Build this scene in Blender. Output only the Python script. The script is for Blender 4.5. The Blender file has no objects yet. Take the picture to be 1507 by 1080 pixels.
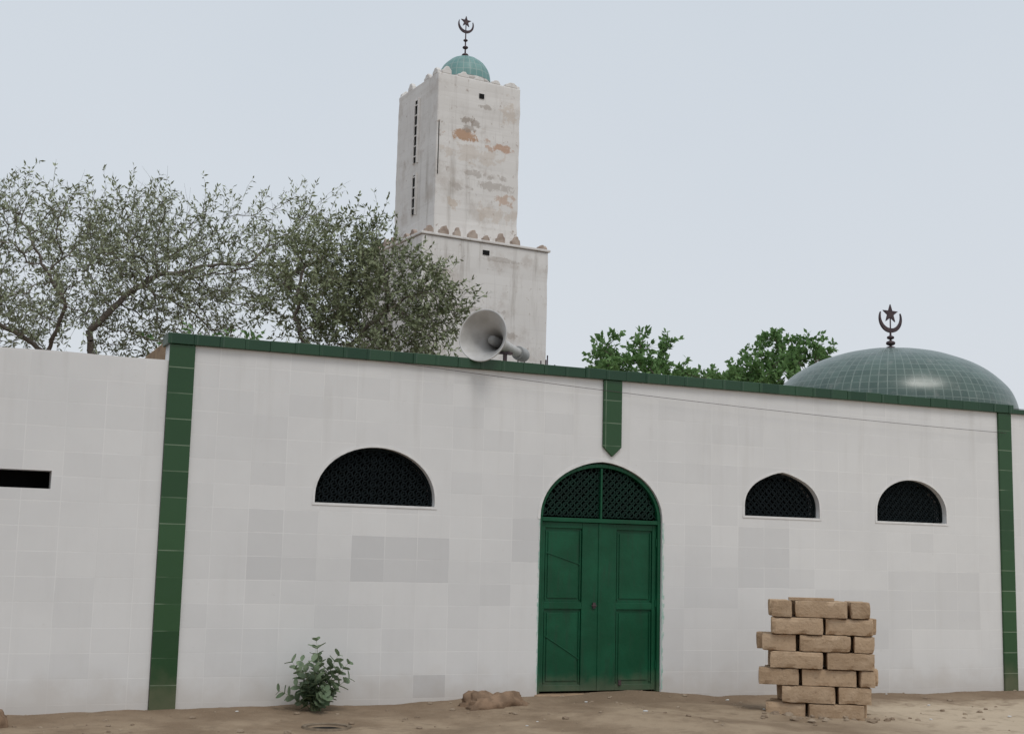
import bpy, math, random
from mathutils import Vector, Matrix, noise, kdtree
random.seed(7)
R = math.radians
scene = bpy.context.scene
col = scene.collection

# ------------------------------------------------------------------ node helpers
def new_mat(name, rough=0.7, spec=0.3):
    m = bpy.data.materials.new(name); m.use_nodes = True
    nt = m.node_tree; b = nt.nodes['Principled BSDF']
    b.inputs['Roughness'].default_value = rough
    b.inputs['Specular IOR Level'].default_value = spec
    return m, nt, b
def val(nt, s, v):
    if isinstance(v, (int, float)): s.default_value = v
    elif isinstance(v, tuple): s.default_value = (v[0], v[1], v[2], 1) if len(s.default_value) == 4 else v
    else: nt.links.new(v, s)
def M(nt, op, a, b=0.0, c=None, clamp=False):
    n = nt.nodes.new('ShaderNodeMath'); n.operation = op; n.use_clamp = clamp
    val(nt, n.inputs[0], a); val(nt, n.inputs[1], b)
    if c is not None: val(nt, n.inputs[2], c)
    return n.outputs[0]
def MIX(nt, f, a, b, mode='MIX'):
    n = nt.nodes.new('ShaderNodeMix'); n.data_type = 'RGBA'; n.blend_type = mode
    val(nt, n.inputs[0], f); val(nt, n.inputs[6], a); val(nt, n.inputs[7], b)
    return n.outputs[2]
def NOISE(nt, vec, scale, detail=4, rough=0.55):
    n = nt.nodes.new('ShaderNodeTexNoise'); n.inputs['Scale'].default_value = scale
    n.inputs['Detail'].default_value = detail; n.inputs['Roughness'].default_value = rough
    if vec is not None: nt.links.new(vec, n.inputs['Vector'])
    return n.outputs['Fac']
def RAMP(nt, v, a, b, lo=0.0, hi=1.0):
    n = nt.nodes.new('ShaderNodeMapRange'); n.interpolation_type = 'SMOOTHSTEP'
    val(nt, n.inputs[0], v); n.inputs[1].default_value = a; n.inputs[2].default_value = b
    n.inputs[3].default_value = lo; n.inputs[4].default_value = hi
    return n.outputs[0]
def OBJ(nt):
    t = nt.nodes.new('ShaderNodeTexCoord'); s = nt.nodes.new('ShaderNodeSeparateXYZ')
    nt.links.new(t.outputs['Object'], s.inputs[0])
    return t.outputs['Object'], s.outputs[0], s.outputs[1], s.outputs[2]
def XYZ(nt, a, b, c=0.0):
    n = nt.nodes.new('ShaderNodeCombineXYZ'); val(nt, n.inputs[0], a); val(nt, n.inputs[1], b); val(nt, n.inputs[2], c)
    return n.outputs[0]
def BUMP(nt, b, h, strength=0.3, dist=0.02):
    n = nt.nodes.new('ShaderNodeBump'); n.inputs['Strength'].default_value = strength
    n.inputs['Distance'].default_value = dist
    nt.links.new(h, n.inputs['Height']); nt.links.new(n.outputs[0], b.inputs['Normal'])
def ISLAND(nt):
    return nt.nodes.new('ShaderNodeNewGeometry').outputs['Random Per Island']

def tile_mat(name, base, dark, joint, tw, th, jw=0.006, var=0.12, patch=0.35, rough=0.4, patches=(), grime=0.5, dirtcol=(0.36, 0.28, 0.20), streak=0.0, zoff=0.0, jamt=0.9, cloud=0.22, drip=0.0, peels=()):
    m, nt, b = new_mat(name, rough, 0.35)
    o, x, y, z = OBJ(nt)
    h = M(nt, 'DIVIDE', M(nt, 'ADD', x, y), tw)
    v = M(nt, 'DIVIDE', M(nt, 'ADD', z, zoff), th)
    fh = M(nt, 'FLOOR', h); fv = M(nt, 'FLOOR', v)
    wn = nt.nodes.new('ShaderNodeTexWhiteNoise'); wn.noise_dimensions = '3D'
    nt.links.new(XYZ(nt, fh, fv, 3.3), wn.inputs['Vector'])
    r = wn.outputs['Value']
    cl = NOISE(nt, XYZ(nt, fh, fv, 1.7), 0.33, 1)
    f = M(nt, 'MULTIPLY', RAMP(nt, M(nt, 'ADD', cl, M(nt, 'MULTIPLY', r, 0.14)), 0.60, 0.66), patch)
    f = M(nt, 'ADD', f, M(nt, 'MULTIPLY', r, var))
    # groups of replaced (greyer) tiles at known places, on the tile grid
    hx = M(nt, 'MULTIPLY', M(nt, 'ADD', fh, 0.5), tw); vz = M(nt, 'MULTIPLY', M(nt, 'ADD', fv, 0.5), th)
    for (x0, x1, z0, z1, amt) in patches:
        cx, cz = (x0+x1)/2, (z0+z1)/2
        a = M(nt, 'LESS_THAN', M(nt, 'ABSOLUTE', M(nt, 'SUBTRACT', hx, cx)), (x1-x0)/2)
        c = M(nt, 'LESS_THAN', M(nt, 'ABSOLUTE', M(nt, 'SUBTRACT', vz, cz)), (z1-z0)/2)
        f = M(nt, 'ADD', f, M(nt, 'MULTIPLY', M(nt, 'MULTIPLY', a, c), amt))
    f = M(nt, 'MINIMUM', f, 1.0)
    c = MIX(nt, f, base, dark)
    big = NOISE(nt, o, 0.8, 5, 0.6)
    c = MIX(nt, RAMP(nt, big, 0.35, 0.75, 0, cloud), c, dark)
    jm = M(nt, 'MAXIMUM', M(nt, 'LESS_THAN', M(nt, 'PINGPONG', h, 0.5), jw/tw), M(nt, 'LESS_THAN', M(nt, 'PINGPONG', v, 0.5), jw/th))
    jn = M(nt, 'MULTIPLY', jm, RAMP(nt, NOISE(nt, o, 1.3, 3), 0.38, 0.62, 0.05, jamt))
    c = MIX(nt, jn, c, joint)
    if drip:
        sv = NOISE(nt, XYZ(nt, M(nt, 'MULTIPLY', M(nt, 'ADD', x, y), 6.0), M(nt, 'MULTIPLY', z, 0.5), 0.0), 1.0, 4, 0.6)
        c = MIX(nt, M(nt, 'MULTIPLY', RAMP(nt, sv, 0.5, 0.75, 0, drip), RAMP(nt, z, 2.2, 3.9, .35, 1)), c, (0.38, 0.35, 0.31))
        c = MIX(nt, RAMP(nt, NOISE(nt, o, 9, 5, .7), .64, .74, 0, drip*1.2), c, (0.40, 0.36, 0.32))
    if grime:
        g = M(nt, 'MULTIPLY', RAMP(nt, M(nt, 'ADD', z, M(nt, 'MULTIPLY', NOISE(nt, o, 3.5, 5), -0.55)), 0.12, -0.34), grime)
        c = MIX(nt, g, c, dirtcol)
    if streak:
        sv = NOISE(nt, XYZ(nt, M(nt, 'MULTIPLY', M(nt, 'ADD', x, y), 5.0), M(nt, 'MULTIPLY', z, 0.45), 0.0), 1.0, 5, 0.65)
        c = MIX(nt, RAMP(nt, sv, 0.5, 0.8, 0, streak), c, (0.30, 0.26, 0.22))
        sp = NOISE(nt, o, 7, 6, 0.7)
        c = MIX(nt, RAMP(nt, sp, 0.61, 0.72, 0, streak*1.1), c, (0.28, 0.20, 0.15))
        c = MIX(nt, RAMP(nt, NOISE(nt, o, 1.4, 6, 0.7), 0.5, 0.68, 0, streak*.7), c, (0.42, 0.36, 0.31))
    if peels:
        pn = NOISE(nt, o, 5.0, 6, 0.66)
        front = M(nt, 'LESS_THAN', y, -1.0)
        for (cx, cz, rx, rz, pc, amt) in peels:
            dx = M(nt, 'DIVIDE', M(nt, 'SUBTRACT', x, cx), rx); dz = M(nt, 'DIVIDE', M(nt, 'SUBTRACT', z, cz), rz)
            d = M(nt, 'ADD', M(nt, 'MULTIPLY', dx, dx), M(nt, 'MULTIPLY', dz, dz))
            mk = RAMP(nt, M(nt, 'SUBTRACT', M(nt, 'ADD', pn, .07), M(nt, 'MULTIPLY', d, .10)), .45, .54, 0, amt)
            c = MIX(nt, M(nt, 'MULTIPLY', mk, front), c, pc)
    nt.links.new(c, b.inputs['Base Color'])
    hgt = M(nt, 'SUBTRACT', M(nt, 'ADD', M(nt, 'MULTIPLY', NOISE(nt, o, 1.6, 2), 0.8), M(nt, 'MULTIPLY', r, 0.06)), M(nt, 'MULTIPLY', jm, 0.06))
    BUMP(nt, b, hgt, 0.35, 0.02)
    return m

def plain_mat(name, c1, c2, scale=6, rough=0.7, spec=0.3, bump=0.15, metal=0.0, island=False, detail=5):
    m, nt, b = new_mat(name, rough, spec)
    o, x, y, z = OBJ(nt)
    n = NOISE(nt, o, scale, detail)
    f = RAMP(nt, n, 0.3, 0.7)
    if island: f = M(nt, 'ADD', M(nt, 'MULTIPLY', f, 0.4), M(nt, 'MULTIPLY', ISLAND(nt), 0.6))
    nt.links.new(MIX(nt, f, c1, c2), b.inputs['Base Color'])
    b.inputs['Metallic'].default_value = metal
    if bump: BUMP(nt, b, n, bump, 0.02)
    return m

def leaf_mat(name, c1, c2, transl=0.35):
    m, nt, b = new_mat(name, 0.6, 0.25)
    o, x, y, z = OBJ(nt)
    f = M(nt, 'ADD', M(nt, 'MULTIPLY', ISLAND(nt), 0.6), M(nt, 'MULTIPLY', RAMP(nt, NOISE(nt, o, 1.5, 2), 0.35, 0.65), 0.4))
    c = MIX(nt, f, c1, c2)
    nt.links.new(c, b.inputs['Base Color'])
    if transl:
        t = nt.nodes.new('ShaderNodeBsdfTranslucent'); nt.links.new(c, t.inputs['Color'])
        mx = nt.nodes.new('ShaderNodeMixShader'); mx.inputs[0].default_value = transl
        nt.links.new(b.outputs[0], mx.inputs[1]); nt.links.new(t.outputs[0], mx.inputs[2])
        nt.links.new(mx.outputs[0], nt.nodes['Material Output'].inputs[0])
    return m

# ------------------------------------------------------------------ mesh helpers
def make_obj(name, mesh, mat=None, parent=None, smooth=False, bevel=0):
    o = bpy.data.objects.new(name, mesh); col.objects.link(o)
    if mat: mesh.materials.append(mat)
    if parent: o.parent = parent
    if smooth:
        for p in mesh.polygons: p.use_smooth = True
    if bevel:
        bv = o.modifiers.new('bevel', 'BEVEL'); bv.width = bevel; bv.segments = 2; bv.limit_method = 'ANGLE'
    return o
class MB:
    def __init__(s): s.v = []; s.f = []
    def box(s, x0, x1, y0, y1, z0, z1):
        b = len(s.v)
        s.v += [(x0,y0,z0),(x1,y0,z0),(x1,y1,z0),(x0,y1,z0),(x0,y0,z1),(x1,y0,z1),(x1,y1,z1),(x0,y1,z1)]
        s.f += [(b,b+3,b+2,b+1),(b+4,b+5,b+6,b+7),(b,b+1,b+5,b+4),(b+1,b+2,b+6,b+5),(b+2,b+3,b+7,b+6),(b+3,b,b+4,b+7)]
        return s
    def prism(s, pts, y0, y1):      # polygon in XZ extruded along y
        b = len(s.v); n = len(pts)
        s.v += [(p[0], y0, p[1]) for p in pts] + [(p[0], y1, p[1]) for p in pts]
        s.f.append(tuple(range(b, b+n))); s.f.append(tuple(range(b+2*n-1, b+n-1, -1)))
        for i in range(n):
            j = (i+1) % n; s.f.append((b+i, b+n+i, b+n+j, b+j))
        return s
    def bar(s, p, q, w, y0, y1):
        p = Vector(p); q = Vector(q); d = (q-p).normalized(); n = Vector((-d.y, d.x))*(w/2)
        s.prism([tuple(p+n), tuple(q+n), tuple(q-n), tuple(p-n)], y0, y1); return s
    def band(s, inner, outer, y0, y1):   # open strip between two polylines
        for i in range(len(inner)-1):
            s.prism([inner[i], inner[i+1], outer[i+1], outer[i]], y0, y1)
        return s
    def lathe(s, prof, seg=24, mat=Matrix(), cap=True):
        b = len(s.v); n = len(prof)
        for (r, z) in prof:
            for k in range(seg):
                a = 2*math.pi*k/seg
                s.v.append(tuple(mat @ Vector((r*math.cos(a), r*math.sin(a), z))))
        for i in range(n-1):
            for k in range(seg):
                k2 = (k+1) % seg
                s.f.append((b+i*seg+k, b+i*seg+k2, b+(i+1)*seg+k2, b+(i+1)*seg+k))
        return s
    def obj(s, name, mat, parent=None, smooth=False, bevel=0):
        me = bpy.data.meshes.new(name); me.from_pydata(s.v, [], s.f); me.update()
        import bmesh
        bm = bmesh.new(); bm.from_mesh(me); bmesh.ops.recalc_face_normals(bm, faces=bm.faces); bm.to_mesh(me); bm.free()
        return make_obj(name, me, mat, parent, smooth, bevel)
def empty(name, loc=(0,0,0), rotz=0):
    e = bpy.data.objects.new(name, None); col.objects.link(e); e.location = loc; e.rotation_euler = (0,0,rotz); return e
def wall_with_holes(name, outline, holes, y0, y1, mat, parent):
    cu = bpy.data.curves.new(name+'_c', 'CURVE'); cu.dimensions = '2D'; cu.fill_mode = 'BOTH'; cu.extrude = (y1-y0)/2
    for pts in [outline]+holes:
        sp = cu.splines.new('POLY'); sp.points.add(len(pts)-1)
        for i, p in enumerate(pts): sp.points[i].co = (p[0], p[1], 0, 1)
        sp.use_cyclic_u = True
    t = bpy.data.objects.new(name+'_t', cu); col.objects.link(t)
    dg = bpy.context.evaluated_depsgraph_get()
    me = bpy.data.meshes.new_from_object(t.evaluated_get(dg))
    bpy.data.objects.remove(t)
    me.transform(Matrix.Translation((0, (y0+y1)/2, 0)) @ Matrix.Rotation(R(90), 4, 'X'))
    me.name = name; me.materials.clear()
    return make_obj(name, me, mat, parent)
def arch(cx, hw, z0, zs, rise, n=24, point=0.0, grow=0.0):
    pts = [(cx-hw-grow, z0)]
    for i in range(n+1):
        a = math.pi - math.pi*i/n
        c, s = math.cos(a), math.sin(a)
        pts.append((cx+(hw+grow)*c, zs+(rise+grow)*s + point*max(0, 1-abs(c)*2.2)))
    pts.append((cx+hw+grow, z0))
    return pts
def lattice(mb, cx, hw, z0, zs, rise, sp, w, y0, y1, circles=True):
    def inside(x, z):
        if z < z0 or abs(x-cx) > hw: return False
        if z <= zs: return True
        return ((x-cx)/hw)**2 + ((z-zs)/rise)**2 <= 1
    for sg in (1, -1):
        k = -2.5
        while k < 2.5:
            pts = []
            for i in range(240):
                t = -1.6+i*0.0133
                x, z = cx+t, z0+(k+sg*t)
                if inside(x, z): pts.append((x, z))
            if len(pts) > 4: mb.bar(pts[0], pts[-1], w, y0, y1)
            k += sp
    if circles:
        nx = int(hw*2/sp)+1
        for i in range(nx):
            for j in range(8):
                x = cx-hw+sp*(i+0.5); z = z0+sp*(j+0.5)
                if inside(x-sp*.3, z+sp*.3) and inside(x+sp*.3, z+sp*.3):
                    r0 = sp*0.30; ring = []; ring2 = []
                    for q in range(9):
                        a = 2*math.pi*q/8; ring.append((x+r0*math.cos(a), z+r0*math.sin(a))); ring2.append((x+(r0+w)*math.cos(a), z+(r0+w)*math.sin(a)))
                    mb.band(ring, ring2, y0-0.004, y1-0.004)

# ------------------------------------------------------------------ materials
TW, TH = 0.40, 0.262
def snap(x0, x1, z0, z1, a): return (x0, x1, z0, z1, a)
patches = [snap(-4.55,-3.60,1.35,2.18,.24), snap(-3.40,-1.95,1.35,1.75,.50), snap(-4.9,-4.1,1.3,1.65,.14), snap(-1.30,-.85,1.62,2.1,.30),
           snap(2.05,2.85,1.35,2.0,.36), snap(3.30,4.3,.45,1.3,.24), snap(1.1,2.0,1.05,1.6,.2), snap(-2.4,-2.0,-.1,.3,.5), snap(4.5,5.9,.85,1.6,.24), snap(.95,1.4,.2,.9,.2), snap(-1.9,-1.1,1.1,1.5,.14)]
m_wall = tile_mat('white_wall_tile', (0.725,0.718,0.71), (0.535,0.532,0.535), (0.80,0.79,0.78), TW, TH, 0.005, 0.09, 0.13, 0.38, patches, 0.30, jamt=.58, cloud=.24, drip=.17)
m_green = tile_mat('green_glazed_tile', (0.018,0.060,0.022), (0.034,0.092,0.036), (0.20,0.26,0.18), 40.0, 0.285, 0.005, 0.7, 0.5, 0.26, (), 0.25, zoff=0.1)
m_greenh = tile_mat('green_coping_tile', (0.013,0.048,0.024), (0.028,0.075,0.038), (0.07,0.11,0.08), 0.285, 40.0, 0.004, 0.7, 0.5, 0.28, (), 0.0, zoff=5)
OR = (.45,.27,.165); PK = (.52,.35,.26); DG = (.33,.28,.24); TN = (.52,.42,.33)
peels = [(-.35,10.88,.42,.13,OR,.9),(.10,10.85,.20,.08,OR,.6),(.60,10.74,.34,.09,PK,.95),(.30,10.70,.18,.07,PK,.7),
         (-.30,11.25,.15,.10,DG,.85),(-.08,11.20,.12,.08,DG,.7),(-.25,11.05,.16,.07,DG,.6),(-.1,10.5,.7,.2,TN,.35),
         (.10,10.05,.55,.07,DG,.5),(.45,9.80,.42,.10,DG,.5),(.70,9.55,.26,.14,OR,.6),(-.50,9.7,.26,.08,DG,.45),(.2,11.62,.16,.06,DG,.6),
         (-.62,9.3,.2,.14,TN,.6),(.5,9.2,.5,.2,TN,.4),(.75,11.6,.2,.3,TN,.45),(-.3,6.9,.7,.06,DG,.4),(.5,8.05,.6,.05,DG,.45),(-1.1,7.6,.3,.1,DG,.45),(.2,6.4,.5,.08,DG,.5)]
m_min = tile_mat('weathered_minaret_plaster', (0.74,0.715,0.69), (0.60,0.57,0.54), (0.60,0.57,0.54), 0.45, 0.30, 0.005, 0.12, 0.15, 0.6, (), 0.0, streak=0.65, jamt=.6, peels=peels)
m_mud = plain_mat('mud_brick', (0.40,0.28,0.18), (0.27,0.19,0.13), 5, 0.95, 0.1, 0.5)
m_dark = plain_mat('dark_interior', (0.02,0.02,0.02), (0.012,0.012,0.012), 2, 0.9, 0.1, 0)  # near-black colour carries the shade inside rooms and openings
m_roof = plain_mat('roof_concrete', (0.42,0.39,0.35), (0.3,0.28,0.25), 3, 0.9, 0.1, 0.3)
m_drain = plain_mat('dirty_concrete', (0.24,0.19,0.14), (0.15,0.115,0.08), 9, 0.9, 0.1, 0.4)
m_trim = plain_mat('white_trim', (0.76,0.75,0.74), (0.66,0.65,0.64), 8, 0.6, 0.3, 0.1)
m_grille = plain_mat('dark_iron_grille', (0.010,0.015,0.017), (0.005,0.008,0.009), 20, 0.75, 0.1, 0)
m_metal = plain_mat('dark_metal', (0.05,0.035,0.045), (0.09,0.06,0.06), 20, 0.5, 0.4, 0, 0.3)
m_horn = plain_mat('horn_paint', (0.58,0.57,0.56), (0.42,0.41,0.39), 4, 0.5, 0.35, 0.05)
m_hornin = plain_mat('horn_driver', (0.36,0.36,0.35), (0.25,0.25,0.25), 4, 0.5, 0.35, 0)
# door paint
m_door, nt, b = new_mat('green_door_paint', 0.45, 0.3)
o, x, y, z = OBJ(nt)
c = MIX(nt, RAMP(nt, NOISE(nt, o, 2.3, 5), 0.35, 0.7), (0.002,0.062,0.026), (0.005,0.088,0.040))
c = MIX(nt, RAMP(nt, NOISE(nt, o, 14, 6, 0.7), 0.60, 0.72, 0, 0.5), c, (0.02,0.055,0.03))
c = MIX(nt, RAMP(nt, NOISE(nt, XYZ(nt, M(nt,'MULTIPLY',x,9), y, M(nt,'MULTIPLY',z,1.2)), 1.5, 4, .6), .5,.75,0,.4), c, (.018,.04,.025))
c = MIX(nt, RAMP(nt, M(nt,'ADD', z, M(nt,'MULTIPLY', NOISE(nt, o, 6, 4), -0.3)), 0.15, -0.15, 0, 0.4), c, (0.2,0.17,0.12))
nt.links.new(c, b.inputs['Base Color']); BUMP(nt, b, NOISE(nt, o, 3, 4), 0.3, 0.03)
m_doord = plain_mat('green_door_grille', (0.004,0.026,0.017), (0.003,0.015,0.011), 8, 0.6, 0.2, 0)

# ------------------------------------------------------------------ ground
def gh(x, y):
    h = -0.085 + 0.085*math.exp(-((x-0.1)/1.7)**2) - 0.045*max(0, min(1, (-5.2-x)/2))
    if y < 0: h -= min(0.16, 0.022*(-y))
    if abs(x) < 40 and abs(y) < 40:
        h += 0.035*noise.noise(Vector((x*0.9, y*1.1, 0))) + 0.012*noise.noise(Vector((x*3.3, y*3.3, 4))) + 0.006*noise.noise(Vector((x*9, y*9, 7)))
        h += 0.03*math.exp(-((y+0.1)/0.25)**2)
    h -= 0.05*math.exp(-(((x+3.8)/0.26)**2 + ((y+1.36)/0.20)**2))
    h += 0.05*math.exp(-(((x+1.6)/0.55)**2 + ((y+0.5)/0.40)**2))
    return h
def rng(a, b, s):
    n = int(round((b-a)/s)); return [a+(b-a)*i/n for i in range(n+1)]
xs = [-900,-400,-150,-70,-35,-20,-14] + rng(-11, 12, 0.08) + [14,18,25,40,70,150,400,900]
ys = [-900,-400,-150,-70,-35,-22,-16,-12,-9,-7] + rng(-5.5, 0.6, 0.07) + [1,2,4,8,14,25,40,70,150,400,900]
gv = [(X, Y, gh(X, Y)) for Y in ys for X in xs]; W = len(xs)
gf = [(j*W+i, j*W+i+1, (j+1)*W+i+1, (j+1)*W+i) for j in range(len(ys)-1) for i in range(W-1)]
me = bpy.data.meshes.new('ground'); me.from_pydata(gv, [], gf)
m_gr, nt, b = new_mat('sandy_ground', 0.95, 0.1)
o, x, y, z = OBJ(nt)
n1 = NOISE(nt, o, 0.9, 6, 0.6); n2 = NOISE(nt, o, 5, 6, 0.65); n3 = NOISE(nt, o, 40, 4, 0.7)
c = MIX(nt, RAMP(nt, n1, 0.38, 0.6), (0.37,0.285,0.20), (0.245,0.18,0.122))
near = RAMP(nt, M(nt,'ADD', y, M(nt,'MULTIPLY', n1, 1.8)), -0.9, 0.8, 0, 0.65)
c = MIX(nt, near, c, (0.20,0.142,0.096))
sand = M(nt,'MULTIPLY', RAMP(nt, x, 1.2, 3.6), RAMP(nt, M(nt,'ADD', y, M(nt,'MULTIPLY', n2, 1.0)), .1, -.8))
c = MIX(nt, M(nt,'MULTIPLY', sand, .85), c, (0.55,0.45,0.335))
c = MIX(nt, RAMP(nt, n2, 0.5, 0.72, 0, 0.5), c, (0.175,0.128,0.088))
c = MIX(nt, RAMP(nt, n3, 0.58, 0.72, 0, 0.32), c, (0.44,0.36,0.265))
nt.links.new(c, b.inputs['Base Color'])
BUMP(nt, b, M(nt,'ADD', n2, M(nt,'MULTIPLY', n3, 0.4)), 0.7, 0.03)
make_obj('ground', me, m_gr, smooth=True)

# ------------------------------------------------------------------ mosque building
B = empty('mosque_building')
door = arch(0.02, 0.85, 0.0, 2.13, 0.68, 28, 0.02)
w1 = arch(-2.93, 0.725, 2.19, 2.27, 0.58, 24)
w2 = arch(2.69, 0.59, 2.24, 2.38, 0.41, 24, 0.035)
w3 = arch(4.83, 0.60, 2.24, 2.38, 0.44, 24, 0.0)
front = wall_with_holes('front_wall', [(-5.37,-.5),(12,-.5),(12,3.86),(-5.37,3.86)], [door, w1, w2, w3], 0, 0.25, m_wall, B)
def wavy_coping(name, x0, x1, y0, y1, z0, z1, mat):
    # individually laid coping tiles, very slightly uneven
    mb = MB(); x = x0; rn = random.Random(3)
    while x < x1-.05:
        e = min(x+.285, x1); dz = rn.uniform(-.004,.004); dy = rn.uniform(-.003,.003)
        mb.box(x+.001, e-.001, y0+dy, y1, z0, z1+dz); x = e
    mb.obj(name, mat, B, bevel=.005)
wavy_coping('coping', -5.40,6.66,-.055,.31,3.862,3.985, m_greenh)
wavy_coping('coping_side', 6.662,12.05,-.045,.30,3.862,3.93, m_greenh)
MB().box(-5.37,-5.09,-.032,.004,-.5,3.86).obj('pilaster_left', m_green, B, bevel=.006)
MB().box(6.39,6.63,-.032,.004,-.5,3.86).obj('pilaster_right', m_green, B, bevel=.006)
MB().prism([(0.0,3.86),(0.0,3.02),(.13,2.90),(.26,3.02),(.26,3.86)], -.032, .004).obj('pilaster_over_door', m_green, B, bevel=.006)
MB().box(-5.374,-5.13,.252,1.8,-.5,3.94).obj('side_return_wall', m_mud, B, bevel=.02)
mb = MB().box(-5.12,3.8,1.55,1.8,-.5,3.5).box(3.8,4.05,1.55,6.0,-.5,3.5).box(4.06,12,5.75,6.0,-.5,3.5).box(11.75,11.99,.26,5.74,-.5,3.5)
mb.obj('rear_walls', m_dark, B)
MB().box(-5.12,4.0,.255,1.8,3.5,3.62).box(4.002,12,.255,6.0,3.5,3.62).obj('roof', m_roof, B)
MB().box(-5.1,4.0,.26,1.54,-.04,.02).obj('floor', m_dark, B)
# trims + grilles
mb = MB()
for (cx,hw,z0,zs,ri,pt) in ((-2.93,.725,2.19,2.27,.58,0),(2.69,.59,2.24,2.38,.41,.035),(4.83,.60,2.24,2.38,.44,0)):
    mb.band(arch(cx,hw,z0,zs,ri,24,pt), arch(cx,hw,z0,zs,ri,24,pt,.028), -.005, .003)
    mb.box(cx-hw-.03,cx+hw+.03,-.008,.002,z0-.028,z0-.001)
mb.band(arch(.02,.85,2.1,2.13,.68,28,.02), arch(.02,.85,2.1,2.13,.68,28,.02,.035), -.005, .003)
mb.obj('window_trim', m_trim, B)
mb = MB()
for (cx,hw,z0,zs,ri) in ((-2.93,.725,2.19,2.27,.58),(2.69,.59,2.24,2.38,.42),(4.83,.60,2.24,2.38,.44)):
    lattice(mb,cx,hw,z0,zs,ri,.095,.014,.09,.105)
    mb.band(arch(cx,hw-.03,z0+.02,zs,ri-.03,20), arch(cx,hw-.002,z0+.02,zs,ri-.002,20), .08,.12)
    for k in (-1,0,1): mb.box(cx+k*hw*.5-.01,cx+k*hw*.5+.01,.106,.12,z0,zs+ri*.8)
mb.obj('window_grilles', m_grille, B)
# door
mb = MB()
mb.box(-.828,-.785,.03,.15,.02,2.13).box(.825,.868,.03,.15,.02,2.13).box(-.784,.824,.03,.15,2.075,2.125)
mb.band(arch(.02,.80,2.13,2.13,.63,28), arch(.02,.846,2.13,2.13,.676,28), .03,.15)
mb.box(.008,.034,.035,.13,2.127,2.75)
mb.obj('door_frame', m_door, B, bevel=.004)
mb = MB(); lattice(mb,.02,.80,2.14,2.14,.62,.092,.016,.07,.085); mb.obj('door_arch_grille', m_doord, B)
mb = MB()
for (x0,x1) in ((-.783,.016),(.024,.823)):
    mb.box(x0,x1,.095,.11,.04,2.07)                 # sheet
    lo = x0 < -.5
    ins = (x0+.055, x1-.235) if lo else (x0+.235, x1-.055)
    mb.box(x0,ins[0],.068,.094,.04,2.07).box(ins[1],x1,.068,.094,.04,2.07)
    for (za,zb) in ((.04,.11),(1.02,1.10),(2.0,2.07)): mb.box(ins[0]+.001,ins[1]-.001,.070,.094,za,zb)
    for (za,zb) in ((.16,.97),(1.15,1.95)):
        mb.box(ins[0]+.05,ins[1]-.05,.084,.094,za,zb)
        mb.bar((ins[0]+.02,za-.02),(ins[0]+.02,zb+.02),.016,.08,.094); mb.bar((ins[1]-.02,za-.02),(ins[1]-.02,zb+.02),.016,.08,.094)
    if lo:
        mb.bar((ins[0]+.02,1.70),(ins[1]-.02,1.56),.014,.076,.083); mb.bar((ins[0]+.02,.70),(ins[1]-.02,.42),.014,.076,.083)
mb.box(.004,.036,.058,.067,.04,2.07)
for zz in (.35,1.1,1.85): mb.box(-.80,-.77,.05,.067,zz-.05,zz+.05).box(.81,.84,.05,.067,zz-.05,zz+.05)
mb.obj('door_leaves', m_door, B, bevel=.003)
MB().box(-.07,-.03,.05,.062,1.03,1.10).box(-.09,-.02,.04,.049,1.055,1.07).box(.30,.34,.05,.066,.10,.16).obj('door_latch', m_metal, B, bevel=.002)
MB().box(-.86,.90,-.07,.24,-.3,.012).obj('door_step', m_mud, B, bevel=.015)
m_halo = plain_mat('overpaint_green', (0.30,0.50,0.42), (0.60,0.65,0.62), 9, 0.5, 0.3, 0)
mb = MB()
zz = .05
while zz < 2.1:
    w = .010+.028*random.random(); mb.box(.872,.872+w,-.0035,.002,zz,zz+.05)
    mb.box(-.832-w*.5,-.832,-.0035,.002,zz,zz+.05); zz += .05
mb.obj('door_paint_edge', m_halo, B)

# finial builder
def finial(parent, base, h, cr, name, mat):
    x, y, z = base
    mb = MB()
    mb.lathe([(0.001,0),(cr*.10,0.01),(cr*.08,h*.5),(cr*.07,h)], 10, Matrix.Translation((x,y,z)))
    for (f, r) in ((.10,.40),(.40,.34),(.68,.27)):
        prof = [(max(.001, r*cr*math.sin(math.pi*i/8)), -r*cr*.55*math.cos(math.pi*i/8)) for i in range(9)]
        mb.lathe(prof, 14, Matrix.Translation((x,y,z+f*h)))
    mb.obj(name+'_rod', mat, parent, smooth=True)
    cz = z+h+cr*.9
    out = []; inn = []
    for i in range(33):
        a = R(-90) + R(118)*(-1+2*i/32)
        out.append((x+cr*math.cos(a), cz+cr*math.sin(a)))
        t = abs(-1+2*i/32); th = cr*.30*(1-t**1.7)+.004
        inn.append((x+(cr-th)*math.cos(a), cz+(cr-th)*math.sin(a)))
    mb = MB().band(inn, out, y-.018, y+.018)
    st = []
    for i in range(10):
        a = R(90+36*i); rr = cr*(.70 if i % 2 == 0 else .28); st.append((x+rr*math.cos(a), cz+cr*.38+rr*math.sin(a)))
    mb.prism(st, y-.012, y+.012)
    mb.box(x-.010, x+.010, y-.006, y+.006, cz-cr*.95, cz+cr*.3)
    mb.obj(name+'_crescent_star', mat, parent)

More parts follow.
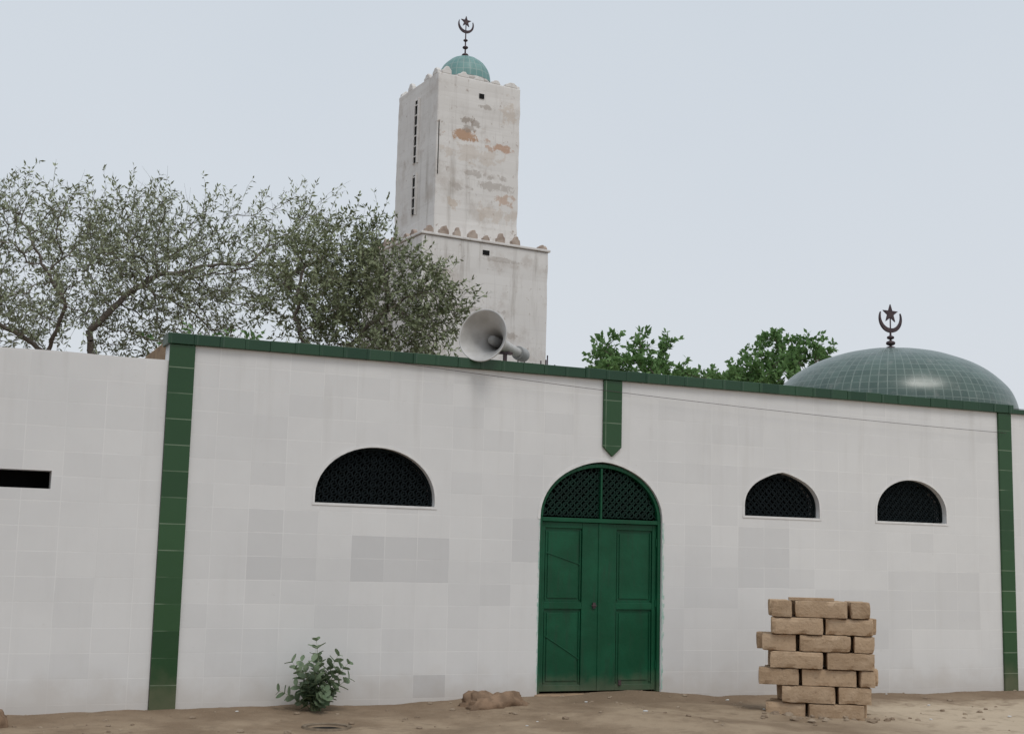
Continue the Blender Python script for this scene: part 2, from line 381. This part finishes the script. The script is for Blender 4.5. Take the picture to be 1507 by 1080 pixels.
# domes
def dome_mesh(name, c, rx, hz, seg, rings, parent, mat, ribs=0):
    vs = []; fs = []; uvs = []
    for j in range(rings+1):
        ph = math.pi/2*j/rings
        for i in range(seg+1):
            a = 2*math.pi*i/seg
            r = rx*math.cos(ph)*(1+(0.03*abs(math.sin(a*ribs/2)) if ribs else 0))
            k = 1+.006*noise.noise(Vector((math.cos(a)*3, math.sin(a)*3, ph*4)))
            vs.append((c[0]+r*k*math.cos(a), c[1]+r*k*math.sin(a), c[2]+hz*k*math.sin(ph))); uvs.append((i/seg, j/rings))
    for j in range(rings):
        for i in range(seg):
            q = j*(seg+1)+i; fs.append((q, q+1, q+seg+2, q+seg+1))
    me = bpy.data.meshes.new(name); me.from_pydata(vs, [], fs)
    uv = me.uv_layers.new(name='UVMap')
    for p in me.polygons:
        for li, vi in zip(p.loop_indices, p.vertices): uv.data[li].uv = uvs[vi]
    return make_obj(name, me, mat, parent, smooth=True)
def dome_mat(name, base, dark, joint, nu, nv, rough, spec=.5):
    m, nt, b = new_mat(name, rough, spec)
    t = nt.nodes.new('ShaderNodeTexCoord'); s = nt.nodes.new('ShaderNodeSeparateXYZ'); nt.links.new(t.outputs['UV'], s.inputs[0])
    u = M(nt,'MULTIPLY', s.outputs[0], nu); v = M(nt,'MULTIPLY', s.outputs[1], nv)
    wn = nt.nodes.new('ShaderNodeTexWhiteNoise'); nt.links.new(XYZ(nt, M(nt,'FLOOR',u), M(nt,'FLOOR',v)), wn.inputs['Vector'])
    c = MIX(nt, wn.outputs['Value'], base, dark)
    c = MIX(nt, RAMP(nt, NOISE(nt, t.outputs['Object'], 1.5, 5), .4,.7,0,.6), c, dark)
    c = MIX(nt, RAMP(nt, NOISE(nt, t.outputs['Object'], 5, 6, .7), .5,.75,0,.5), c, (.22,.23,.21))
    jm = M(nt,'MAXIMUM', M(nt,'LESS_THAN', M(nt,'PINGPONG',u,.5), .06), M(nt,'LESS_THAN', M(nt,'PINGPONG',v,.5), .05))
    c = MIX(nt, M(nt,'MULTIPLY',jm,.5), c, joint)
    nt.links.new(c, b.inputs['Base Color'])
    nt.links.new(M(nt,'ADD', rough-.05, M(nt,'MULTIPLY', NOISE(nt, t.outputs['Object'], 4, 4), .15)), b.inputs['Roughness'])
    BUMP(nt, b, M(nt,'ADD', wn.outputs['Value'], M(nt,'MULTIPLY',jm,-1.0)), .35, .015)
    return m
m_dome = dome_mat('dome_green_tile', (.078,.125,.105), (.05,.088,.073), (.22,.27,.24), 88, 15, .27, .65)
m_dome2 = dome_mat('dome_teal_tile', (.17,.32,.30), (.12,.25,.24), (.38,.45,.42), 24, 6, .45)
DC = (7.12, 3.2, 4.12)
dome_mesh('dome', DC, 2.02, 1.14, 88, 30, B, m_dome)
MB().lathe([(2.04,0),(2.04,.5),(2.00,.505)], 48, Matrix.Translation((DC[0],DC[1],3.62))).obj('dome_drum', m_trim, B)
finial(B, (DC[0], DC[1], DC[2]+1.12), .34, .235, 'dome_finial', m_metal)
mb = MB()
for i in range(7):
    xx = -.45+i*.09+random.uniform(-.03,.03); yy = 1.6+random.uniform(-.05,.05)
    mb.box(xx,xx+.014,yy,yy+.014,3.5,4.28+random.uniform(-.1,.16))
mb.obj('rebar_stubs', m_metal, B)

# ------------------------------------------------------------------ boundary wall (left)
BW = empty('boundary_wall')
slit = [(-7.6,2.22),(-6.51,2.22),(-6.51,2.41),(-7.6,2.41)]
top = [(-5.374,-.5),(-5.374,3.68)]
xx = -5.8
while xx > -16: top.append((xx, 3.68+.012*noise.noise(Vector((xx*1.3,0,0))))); xx -= .3
wall_with_holes('wall_body', top+[(-16,3.68),(-16,-.5)], [slit], 0, .22, m_wall, BW)
mb = MB().box(-7.7,-6.4,.222,.6,2.1,2.2).box(-7.7,-6.4,.222,.6,2.43,2.5).box(-7.7,-6.4,.602,.65,2.1,2.5).box(-7.75,-7.702,.222,.65,2.1,2.5).box(-6.398,-6.35,.222,.65,2.1,2.5)  # closed dark box added behind the slit so it reads black
mb.obj('vent_dark_box', m_dark, BW)

# ------------------------------------------------------------------ minaret
MN = empty('minaret', (2.98,13.19,0), R(6))
wl, wu = 1.56, 1.045
def rough_shaft(name, hw, z0, z1, bev):
    # shaft with slightly eroded edges
    mb = MB(); n = 26
    for k in range(n+1):
        z = z0+(z1-z0)*k/n
        for (sx,sy) in ((-1,-1),(1,-1),(1,1),(-1,1)):
            e = .016*noise.noise(Vector((sx*3,sy*5,z*2.7)))
            mb.v.append((sx*(hw+e), sy*(hw+e), z))
    for k in range(n):
        for j in range(4): mb.f.append((k*4+j, k*4+(j+1)%4, k*4+4+(j+1)%4, k*4+4+j))
    mb.f.append((3,2,1,0)); q = n*4; mb.f.append((q,q+1,q+2,q+3))
    return mb.obj(name, m_min, MN, bevel=bev)
rough_shaft('lower_shaft', wl, -.5, 8.38, .025)
mb = MB().box(-wl-.04,wl+.04,-wl-.04,wl+.04,8.385,8.44); mb.obj('lower_ledge', m_min, MN, bevel=.012)
rough_shaft('upper_shaft', wu, 8.442, 12.22, .025)
m_cren = plain_mat('weathered_merlon', (.50,.42,.36), (.27,.20,.165), 5, .95, .1, .5)
def merlons(hw, z, n, name, hh, mat, wf=.5, miss=.12):
    mb = MB()
    for side in range(4):
        for i in range(n):
            if random.random() < miss: continue
            t = -hw+ (i+.5)*2*hw/n+random.uniform(-.03,.03); w = hw/n*wf*random.uniform(.75,1.1); h = hh*random.uniform(.5,1.2)
            pts = [(-w,z),(w,z),(w*random.uniform(.8,1),z+h*.55),(w*.6,z+h*random.uniform(.6,.8)),(w*.4,z+h),(-w*random.uniform(.1,.5),z+h*random.uniform(.85,1.05)),(-w*.6,z+h*random.uniform(.5,.75)),(-w,z+h*.45)]
            b0 = len(mb.v); mb.prism([(p[0]+t,p[1]) for p in pts], -hw+.0, -hw+.10)
            rot = Matrix.Rotation(R(90*side),4,'Z')
            for k in range(b0, len(mb.v)): mb.v[k] = tuple(rot @ Vector(mb.v[k]))
    mb.obj(name, mat, MN, bevel=.012)
merlons(wl+.02, 8.441, 9, 'lower_merlons', .18, m_cren, .6)
merlons(wu-.003, 12.215, 5, 'upper_merlons', .15, m_min, .75, .1)
def slit_window(mb_d, mb_s, u, x, z0, z1, w):
    mb_d.box(x-.020, x+.02, u-w/2, u+w/2, z0, z1)  # solid dark box, no hole cut
    mb_s.box(x-.045, x, u-w/2-.04, u-w/2-.001, z0-.03, z1+.03); mb_s.box(x-.045, x, u+w/2+.001, u+w/2+.04, z0-.03, z1+.03)
    zz = z0+.12
    while zz < z1: mb_s.box(x-.038, x-.022, u-w/2+.002, u+w/2-.002, zz, zz+.025); zz += .24
d, s = MB(), MB()
slit_window(d, s, -.02, -wu, 10.4, 11.85, .15); slit_window(d, s, -.02, -wu, 9.2, 10.1, .15)
slit_window(d, s, .1, -wl, 6.3, 7.95, .22)
d.box(-.02,.10,-wu-.020,-wu+.02,11.80,11.91); d.box(-.1,.06,-wl-.020,-wl+.02,8.12,8.22)
d.box(-wu+.04,-wu+.050,-wu-.020,-wu+.02,9.9,11.1)
d.obj('slit_dark_boxes', m_dark, MN); s.obj('slit_slats', m_min, MN)  # near-black boxes: shade of the openings put into colour, plus an edge crack
MB().box(wu,wu+.07,-.7,-.3,9.5,10.55).obj('side_shutter', m_metal, MN)
MB().lathe([(.55,0),(.55,.30),(.61,.31),(.61,.34),(.57,.35)], 24, Matrix.Translation((.13,0,12.15))).obj('dome_neck', m_min, MN)
dome_mesh('dome', (.13,0,12.49), .60, .64, 48, 10, MN, m_dome2, ribs=12)
finial(MN, (.13,0,13.11), .62, .20, 'finial', m_metal)

# ------------------------------------------------------------------ loudspeaker horn
bell = Vector((-1.72,-.17,4.255)); tail = Vector((-.68,.72,4.16))
ax = (tail-bell).normalized()
mt = Matrix.Translation(bell) @ ax.to_track_quat('Z','Y').to_matrix().to_4x4()
LS = empty('horn_loudspeaker')
prof = [(.312,0),(.320,-.006),(.326,.004),(.316,.012),(.285,.06),(.235,.13),(.18,.22),(.125,.33),(.09,.47),(.072,.6),(.062,.8),(.058,.98)]
inn = [(.058,.93),(.066,.6),(.085,.47),(.117,.33),(.17,.21),(.225,.12),(.277,.05),(.307,.004),(.312,0)]
MB().lathe(inn+prof, 48, mt).obj('bell', m_horn, LS, smooth=True)
MB().lathe([(.001,.20),(.03,.21),(.055,.25),(.06,.36),(.055,.5)], 20, mt).obj('inner_horn', m_hornin, LS, smooth=True)
MB().lathe([(.001,.97),(.085,.975),(.09,1.0),(.09,1.14),(.075,1.18),(.001,1.185)], 24, mt).obj('driver', m_hornin, LS)
p = mt @ Vector((0,0,.62))
MB().box(p.x-.02,p.x+.02,p.y-.02,p.y+.02,3.6,p.z-.1).box(p.x-.09,p.x+.09,p.y-.03,p.y+.03,p.z-.1,p.z-.07).obj('bracket', m_metal, LS)

# ------------------------------------------------------------------ cables
def cable(name, pts, r, parent=None):
    cu = bpy.data.curves.new(name,'CURVE'); cu.dimensions='3D'; cu.bevel_depth=r
    sp = cu.splines.new('POLY'); N = 40; sp.points.add(N)
    a, bb, sag = Vector(pts[0]), Vector(pts[1]), pts[2]
    for i in range(N+1):
        t = i/N; q = a.lerp(bb, t); q.z -= sag*4*t*(1-t); sp.points[i].co = (*q,1)
    cu.materials.append(m_metal); o = bpy.data.objects.new(name, cu); col.objects.link(o)
cable('wall_cable', ((-2.9,-.075,3.86),(6.5,-.06,3.57),.06), .003)
cable('wall_cable', ((3.2,.35,4.03),(12,.35,4.02),.03), .004)

# ------------------------------------------------------------------ trees
def grow(paths, blobs, nattr, step, kill, infl, seed, iters=140, up=0.05, jit=0.25):
    rnd = random.Random(seed)
    nodes = []; par = []
    for path in paths:
        for k in range(len(path)-1):
            a, b2 = Vector(path[k]), Vector(path[k+1]); n = max(1, int((b2-a).length/step))
            for i in range(n+1):
                if i == 0 and k > 0: continue
                q = a.lerp(b2, i/n)
                if i == 0 and k == 0 and nodes:
                    j = min(range(len(nodes)), key=lambda t: (nodes[t]-q).length); last = j; continue
                q = q + Vector((rnd.uniform(-1,1),rnd.uniform(-1,1),0))*0.03
                nodes.append(q); par.append(last if len(nodes) > 1 else -1); last = len(nodes)-1
    att = []
    tot = sum(b[6] for b in blobs)
    for b in blobs:
        for _ in range(int(nattr*b[6]/tot)):
            while True:
                v = Vector((rnd.uniform(-1,1),rnd.uniform(-1,1),rnd.uniform(-1,1)))
                if v.length <= 1: break
            v = v*(0.75+.25*rnd.random())
            att.append(Vector((b[0]+v.x*b[3], b[1]+v.y*b[4], b[2]+v.z*b[5])))
    for it in range(iters):
        kd = kdtree.KDTree(len(nodes))
        for i, n in enumerate(nodes): kd.insert(n, i)
        kd.balance()
        acc = {}; keep = []
        for a in att:
            co, i, d = kd.find(a)
            if d < kill: continue
            keep.append(a)
            if d < infl:
                acc.setdefault(i, Vector()); acc[i] += (a-co).normalized()
        att = keep
        if not acc or not att: break
        added = 0
        for i, dv in acc.items():
            if dv.length < 1e-3: continue
            q = nodes[i] + (dv.normalized()+Vector((rnd.uniform(-1,1),rnd.uniform(-1,1),rnd.uniform(-1,1)))*jit+Vector((0,0,up))).normalized()*step
            if kd.find(q)[2] < step*.45: continue
            nodes.append(q); par.append(i); added += 1
        if not added: break
    return nodes, par
def build_tree(name, nodes, par, tip, expo, leafspec, m_bark, m_leaf, seed, minz=0, twr=.0045, clump=1.3):
    rnd = random.Random(seed)
    n = len(nodes); s = [0.0]*n
    for i in range(n-1, -1, -1):
        if s[i] == 0: s[i] = tip**expo
        if par[i] >= 0: s[par[i]] += s[i]
    rad = [v**(1/expo) for v in s]
    V = []; F = []
    def tube(p, q, r0, r1, k):
        d = (q-p)
        if d.length < 1e-5: return
        d.normalize(); u = d.orthogonal().normalized(); w = d.cross(u); b = len(V)
        for (c, r) in ((p, r0), (q, r1)):
            for j in range(k):
                a = 2*math.pi*j/k; V.append(c+u*(r*math.cos(a))+w*(r*math.sin(a)))
        for j in range(k): F.append((b+j, b+(j+1)%k, b+k+(j+1)%k, b+k+j))
    for i in range(n):
        if par[i] >= 0:
            r0 = min(rad[par[i]], rad[i]*1.3); k = 8 if rad[i] > .05 else (5 if rad[i] > .015 else 3)
            tube(nodes[par[i]], nodes[i], r0, rad[i], k)
    LV = []; LF = []
    def leaf(p, d, L, w):
        u = d.orthogonal().normalized(); u.rotate(Matrix.Rotation(rnd.uniform(0,6.28),3,d)); b = len(LV)
        LV.extend([p, p+d*L*.5+u*w*.5, p+d*L, p+d*L*.5-u*w*.5]); LF.append((b,b+1,b+2,b+3))
    thin, ntw, tl, nl, L, w, droop, prob = leafspec
    def rv(): return Vector((rnd.gauss(0,1),rnd.gauss(0,1),rnd.gauss(0,1))).normalized()
    for i in range(n):
        if par[i] < 0 or rad[i] > thin or nodes[i].z < minz: continue
        cl = noise.noise(nodes[i]*1.3+Vector((seed,0,0)))
        leafy = rnd.random() < prob*(1+clump*cl)
        if not leafy and rnd.random() > .35: continue
        base = (nodes[i]-nodes[par[i]]).normalized()
        for _ in range(ntw):
            d = (base*.8+rv()*.7+Vector((0,0,.30))).normalized(); p = nodes[i].copy(); ln = tl*rnd.uniform(.5,1.35); sg = 4
            for q in range(sg):
                p2 = p+d*ln/sg; tube(p, p2, twr*(1-q/6), twr*(1-(q+1)/6), 3)
                if leafy:
                    for _l in range(max(1, nl//sg)):
                        leaf(p.lerp(p2, rnd.random()), (d*.8+rv()).normalized(), L*rnd.uniform(.6,1.3), w*rnd.uniform(.7,1.3))
                d = (d+rv()*.18+Vector((0,0,-droop))).normalized(); p = p2
    E = empty(name)
    me = bpy.data.meshes.new('trunk_and_limbs'); me.from_pydata(V, [], F); make_obj('trunk_and_limbs', me, m_bark, E, smooth=True)
    me = bpy.data.meshes.new('foliage'); me.from_pydata(LV, [], LF); make_obj('foliage', me, m_leaf, E)
    return E
m_bark = plain_mat('grey_bark', (.22,.185,.16), (.145,.125,.108), 8, .95, .1, .6)
m_leafA = leaf_mat('grey_green_leaf', (.195,.22,.13), (.34,.37,.245), 0)  # these tree leaf colours are lightened to imitate haze
m_leafB = leaf_mat('olive_leaf', (.15,.18,.095), (.29,.32,.19), 0)
m_leafC = leaf_mat('fresh_green_leaf', (.10,.20,.065), (.21,.35,.135), .35)

nd, pr = grow([[(-5.3,7,-.2),(-5.45,7,2.2),(-5.35,7,4.2)],[(-5.35,7,4.2),(-5.5,6.9,5.0),(-5.0,6.8,5.6),(-4.5,6.9,6.0)],
               [(-5.4,7,3.6),(-6.1,7.1,4.6),(-6.6,7,4.9),(-7.4,6.9,5.2)],[(-6.1,7.1,4.6),(-5.9,6.6,5.3),(-6.3,6.5,5.9)]],
              [(-6.2,7,5.9,2.7,1.9,1.45,5),(-4.6,7,6.3,1.6,1.6,1.3,3),(-3.0,7,6.3,1.3,1.2,1.2,1.8),(-2.1,7,7.2,.6,.6,.5,.5),(-4.2,7,5.2,1.3,1.2,.7,1.2),(-8.6,7,5.6,1.4,1.6,1.15,1.2)],
              1600, .14, .235, 1.6, 3, jit=.35)
build_tree('acacia_tree', nd, pr, .0058, 2.32, (.020, 2, .60, 16, .090, .026, .10, .80), m_bark, m_leafA, 5, 4.0, .0032, 1.7)
nd, pr = grow([[(-2.5,5,-.2),(-2.4,5,2.5),(-2.2,5,4.2)],[(-2.2,5,4.2),(-1.6,5,5.1),(-1.0,5,5.6)],[(-2.3,5,3.9),(-2.7,5,5.2),(-2.6,5,6.0)]],
              [(-2.3,5,5.6,1.1,1.1,1.1,2.3),(-1.2,5,5.6,1.0,1.1,.9,3.2),(-.6,5,5.5,.7,.8,.65,1.5),(-1.8,5,6.5,.55,.6,.4,.4),(-1.3,5,4.8,1.2,1.0,.5,1.3)],
              1250, .13, .195, 1.4, 11, jit=.35)
build_tree('acacia_tree', nd, pr, .0055, 2.32, (.02, 2, .52, 20, .092, .029, .08, 1.0), m_bark, m_leafB, 9, 3.8, .0035, 1.3)
nd, pr = grow([[(11.4,20,-.2),(11.5,20,5.2)]], [(11.3,20,6.8,1.6,1.6,1.15,3),(12.4,20,6.8,1.2,1.3,.9,1.8),(10.7,20.3,7.5,.8,.9,.75,1.1),(11.9,20,7.8,.8,.8,.6,.9),(13.9,20,7.0,.9,.9,.75,1.1),(13.1,20.5,6.6,1.2,.9,.8,1.2)], 520, .25, .35, 2.6, 21)
build_tree('neem_tree', nd, pr, .012, 2.3, (.05, 3, .42, 16, .17, .095, .12, .98), m_bark, m_leafC, 3, 4.5)
nd, pr = grow([[(16.6,20,-.2),(16.6,20,5.4)]], [(16.4,20,7.1,1.8,1.6,1.05,3),(17.3,20,8.0,1.0,1.1,.8,1.5),(15.8,20,7.7,.9,.9,.65,1),(16.3,20,8.6,.45,.6,.35,.35),(18.0,20,7.9,.45,.8,.7,.6),(14.8,20,6.9,1.0,.8,.8,1.1)], 520, .25, .35, 2.6, 31)
build_tree('neem_tree', nd, pr, .012, 2.3, (.05, 3, .42, 16, .17, .095, .12, .98), m_bark, m_leafC, 4, 4.5)
nd, pr = grow([[(-3.9,5,-.2),(-3.9,5,3.4)]], [(-3.9,5,4.45,.9,.7,.5,1)], 120, .14, .22, 1.6, 41)
build_tree('leafy_bush', nd, pr, .008, 2.3, (.05, 2, .3, 10, .12, .05, .1, .9), m_bark, m_leafC, 6, 3.2)

# ------------------------------------------------------------------ shrub in front of wall
def broad_shrub(name, c, H, Wd, seed):
    rnd = random.Random(seed); V=[];F=[];SV=[];SF=[]
    for s_ in range(22):
        a = s_*2.4+rnd.uniform(-.5,.5); lean = rnd.uniform(.15,1.0)
        d = Vector((math.cos(a)*lean*Wd, math.sin(a)*lean*Wd*.55, rnd.uniform(.35,1)*H*(1.15-.45*lean)))
        p0 = Vector(c)+Vector((rnd.uniform(-.05,.05),rnd.uniform(-.04,.04),-.03)); prev = p0
        for k in range(1,9):
            t = k/8; p = p0+Vector((d.x*t**1.3, d.y*t**1.3, d.z*t**.85))
            ax_ = (p-prev).normalized(); u = ax_.orthogonal().normalized(); w = ax_.cross(u); b=len(SV)
            for q in (prev,p):
                for j in range(4):
                    g = j*math.pi/2; SV.append(q+(u*math.cos(g)+w*math.sin(g))*.008*(1.2-t))
            for j in range(4): SF.append((b+j,b+(j+1)%4,b+4+(j+1)%4,b+4+j))
            if k >= 2:
                g0 = k*1.57+rnd.uniform(-.4,.4)
                for sg in (0, math.pi):
                    g = g0+sg; out = (u*math.cos(g)+w*math.sin(g)); ld = (out+ax_*.55+Vector((0,0,.1))).normalized()
                    side = ld.cross(ax_).normalized(); L = rnd.uniform(.10,.15)*(1.1-.35*t); wd = L*.74; nrm = side.cross(ld)
                    b = len(V)
                    prof = ((0,.12),(.25,.42),(.55,.5),(.85,.32),(1,.02))
                    for (tt,ww) in prof:
                        m_ = p+ld*L*tt-nrm*.10*L*tt*tt
                        V += [m_+side*wd*ww+nrm*.1*wd, m_, m_-side*wd*ww+nrm*.1*wd]
                    for q in range(4):
                        for e in (0,1): i0=b+q*3+e; F.append((i0,i0+1,i0+4,i0+3))
            prev = p
    E = empty(name)
    me = bpy.data.meshes.new('stems'); me.from_pydata(SV,[],SF); make_obj('stems', me, m_leafB, E)
    me = bpy.data.meshes.new('leaves'); me.from_pydata(V,[],F); make_obj('leaves', me, m_shrub, E, smooth=True)
m_shrub = leaf_mat('broad_grey_green_leaf', (.11,.165,.09), (.27,.34,.22), .25)
broad_shrub('milkweed_shrub', (-3.64,-.36,gh(-3.64,-.36)), .74, .40, 12)

# ------------------------------------------------------------------ brick stack
m_block, nt, b = new_mat('mud_block', .95, .1)
o, x, y, z = OBJ(nt)
c = MIX(nt, ISLAND(nt), (.52,.375,.25), (.36,.25,.16))
c = MIX(nt, RAMP(nt, NOISE(nt,o,5,6,.65), .4,.7,0,.5), c, (.58,.44,.31))
c = MIX(nt, RAMP(nt, NOISE(nt,o,20,5,.7), .56,.7,0,.55), c, (.26,.17,.11))
nt.links.new(c, b.inputs['Base Color']); BUMP(nt, b, NOISE(nt,o,14,6,.7), .8, .03)
BS = empty('mud_brick_stack', (1.95,-1.75,gh(1.95,-1.75)-.03), R(-33))
rows = [[(-.60,-.14),(-.13,.50)], [(-.42,.18),(.205,.58)], [(-.68,-.22),(-.20,.42),(.445,.62)], [(-.55,.05),(.08,.62)], [(-.64,-.25),(-.22,.36),(.385,.62)], [(-.54,.05),(.08,.62)], [(-.53,-.29),(-.265,.33),(.35,.58)]]
mb = MB(); z0 = 0; rnd = random.Random(15)
for ri, row in enumerate(rows):
    h = .190
    for (y0, y1) in ((-.30,-.02),(.0,.28)):
        sh = 0 if y0 < 0 else rnd.uniform(-.08,.08)
        for (xa, xb) in row:
            dy = rnd.uniform(-.035,.03); an = R(rnd.uniform(-4,4)); cx_ = (xa+xb)/2+sh; cy_ = (y0+y1)/2+dy
            hx = (xb-xa)/2-.003; hy = (y1-y0)/2; hz = h/2-.001; sd = rnd.random()*99
            nx, ny, nz = 12, 6, 4
            idx = {}
            def vert(i,j,k):
                key = (i,j,k)
                if key not in idx:
                    px_, py_, pz_ = (2*i/nx-1), (2*j/ny-1), (2*k/nz-1)
                    e = sum(1 for q in (abs(px_),abs(py_),abs(pz_)) if q > .999)
                    nn = Vector((px_*hx, py_*hy, pz_*hz))
                    if e > 1:
                        cut = .004+.022*max(0, noise.noise(nn*11+Vector((sd,5,0))))
                        for ai, pv in enumerate((px_,py_,pz_)):
                            if abs(pv) > .999: nn[ai] -= math.copysign(cut, pv)
                    dlt = noise.noise_vector(nn*6+Vector((sd,0,0)))*.007
                    if abs(pz_) > .999: dlt.z *= .3
                    nn += dlt
                    mb.v.append((cx_+nn.x*math.cos(an)-nn.y*math.sin(an), cy_+nn.x*math.sin(an)+nn.y*math.cos(an), z0+h/2+nn.z))
                    idx[key] = len(mb.v)-1
                return idx[key]
            for i in range(nx):
                for j in range(ny):
                    for k in (0,nz): mb.f.append((vert(i,j,k),vert(i+1,j,k),vert(i+1,j+1,k),vert(i,j+1,k)))
            for i in range(nx):
                for k in range(nz):
                    for j in (0,ny): mb.f.append((vert(i,j,k),vert(i+1,j,k),vert(i+1,j,k+1),vert(i,j,k+1)))
            for j in range(ny):
                for k in range(nz):
                    for i in (0,nx): mb.f.append((vert(i,j,k),vert(i,j+1,k),vert(i,j+1,k+1),vert(i,j,k+1)))
    z0 += h+.002
mb.box(-.33,.18,-.22,.02,z0,z0+.03)
st = mb.obj('blocks', m_block, BS)

# mud mound, debris
def lump(mb, c, rx, ry, rz, seed, nu=22, nv=10):
    b = len(mb.v)
    for j in range(nv+1):
        ph = math.pi*j/nv
        for i in range(nu):
            a = 2*math.pi*i/nu; d = Vector((math.sin(ph)*math.cos(a), math.sin(ph)*math.sin(a), math.cos(ph)))
            k = 1+.35*noise.noise(d*1.6+Vector((seed*3.1,0,0)))+.18*noise.noise(d*5+Vector((seed,2,0)))
            mb.v.append((c[0]+d.x*rx*k, c[1]+d.y*ry*k, c[2]+d.z*rz*k))
    for j in range(nv):
        for i in range(nu):
            i2 = (i+1) % nu; mb.f.append((b+j*nu+i, b+(j+1)*nu+i, b+(j+1)*nu+i2, b+j*nu+i2))
m_mound = plain_mat('mud', (.29,.195,.13), (.18,.122,.082), 9, .95, .1, .8)
mb = MB(); lump(mb, (-1.62,-.55,gh(-1.62,-.55)-.06), .46,.28,.19, 3, 40, 20); mb.obj('mud_mound', m_mound, None, True)
mb = MB(); lump(mb, (-6.98,-.5,gh(-6.98,-.5)), .16,.2,.22, 8, 30, 16); mb.obj('mud_mound', m_mound, None, True)
m_stone = plain_mat('loose_stone', (.38,.305,.23), (.20,.145,.10), 3, .95, .1, .3, island=True)
mb = MB(); rnd = random.Random(77)
for i in range(260):
    X = rnd.uniform(-8,8); Y = -abs(rnd.gauss(0,1.5))-.08; s_ = rnd.choice((.006,.009,.012,.016,.026))*rnd.uniform(.6,1.3)
    lump(mb, (X,Y,gh(X,Y)+s_*.2), s_*1.3, s_, s_*.7, i, 7, 4)
for i in range(50):
    X = 1.92+rnd.gauss(0,.5); Y = -2.05+rnd.gauss(0,.22); s_ = rnd.uniform(.012,.045)
    lump(mb, (X,Y,gh(X,Y)+s_*.2), s_*1.3, s_, s_*.7, i, 8, 5)
mb.obj('loose_rubble', m_stone)
m_lit = plain_mat('white_litter', (.70,.69,.67), (.5,.5,.5), 3, .7, .2, 0)
mb = MB()
for i in range(14):
    X = rnd.uniform(-7,7); Y = rnd.uniform(-2.2,-.1); s_ = rnd.uniform(.008,.02)
    lump(mb, (X,Y,gh(X,Y)+s_*.4), s_*1.6, s_, s_*.5, i, 6, 4)
mb.obj('litter', m_lit)
# sunken drain ring
DR = empty('drain_ring')
ring = MB(); px, py = -3.8, -1.36; zc = gh(px+.34, py)
ring.lathe([(.21,-.08),(.21,.004),(.25,.010),(.28,-.06)], 28, Matrix.Translation((px,py,zc)))
ring.obj('rim', m_drain, DR)
MB().lathe([(.001,-.02),(.209,-.02)], 28, Matrix.Translation((px,py,zc))).obj('drain_water', m_dark, DR)

# ------------------------------------------------------------------ world, sun, camera
w = bpy.data.worlds.new('World'); scene.world = w; w.use_nodes = True
nt = w.node_tree; bg = nt.nodes['Background']; bg.inputs[1].default_value = .1
sky = nt.nodes.new('ShaderNodeTexSky'); sky.sky_type = 'NISHITA'; sky.sun_disc = False
sky.sun_elevation = R(60); sky.sun_rotation = R(172); sky.dust_density = 5; sky.air_density = 1.2
tc = nt.nodes.new('ShaderNodeTexCoord'); sp = nt.nodes.new('ShaderNodeSeparateXYZ'); nt.links.new(tc.outputs['Generated'], sp.inputs[0])
cl = NOISE(nt, tc.outputs['Generated'], 1.6, 5, .55)
grey = MIX(nt, RAMP(nt, sp.outputs[2], 0.0, .6), (7.35,7.7,8.2), (6.15,6.85,7.6))
grey = MIX(nt, RAMP(nt, cl, .35, .7, 0, .4), grey, (7.3,7.75,8.2))
nt.links.new(MIX(nt, .9, sky.outputs[0], grey), bg.inputs[0])
sd = bpy.data.lights.new('sun', 'SUN'); sd.energy = 1.1; sd.angle = R(22); sd.color = (1,.97,.92)
so = bpy.data.objects.new('sun', sd); col.objects.link(so)
el, az = R(60), R(172)   # azimuth from +Y clockwise
dirv = Vector((math.sin(az)*math.cos(el), math.cos(az)*math.cos(el), math.sin(el)))
so.rotation_euler = dirv.to_track_quat('Z','Y').to_euler(); so.location = (0,0,30)

cam = bpy.data.cameras.new('camera'); co = bpy.data.objects.new('camera', cam); col.objects.link(co)
cam.sensor_width = 36; cam.lens = 36*2000/1507; cam.clip_end = 3000
p = math.atan(.1415); th = R(66.5)
Fv = Vector((math.cos(th)*math.cos(p), math.sin(th)*math.cos(p), math.sin(p)))
Rv = Vector((math.sin(th), -math.cos(th), 0)); Uv = Rv.cross(Fv)
r = .024
R2 = Rv*math.cos(r)+Uv*math.sin(r); U2 = Uv*math.cos(r)-Rv*math.sin(r)
mt = Matrix((( R2.x,U2.x,-Fv.x,-7.81),(R2.y,U2.y,-Fv.y,-15.08),(R2.z,U2.z,-Fv.z,1.6),(0,0,0,1)))
co.matrix_world = mt
scene.camera = co
scene.view_settings.view_transform = 'Standard'; scene.view_settings.look = 'None'; scene.view_settings.exposure = 0
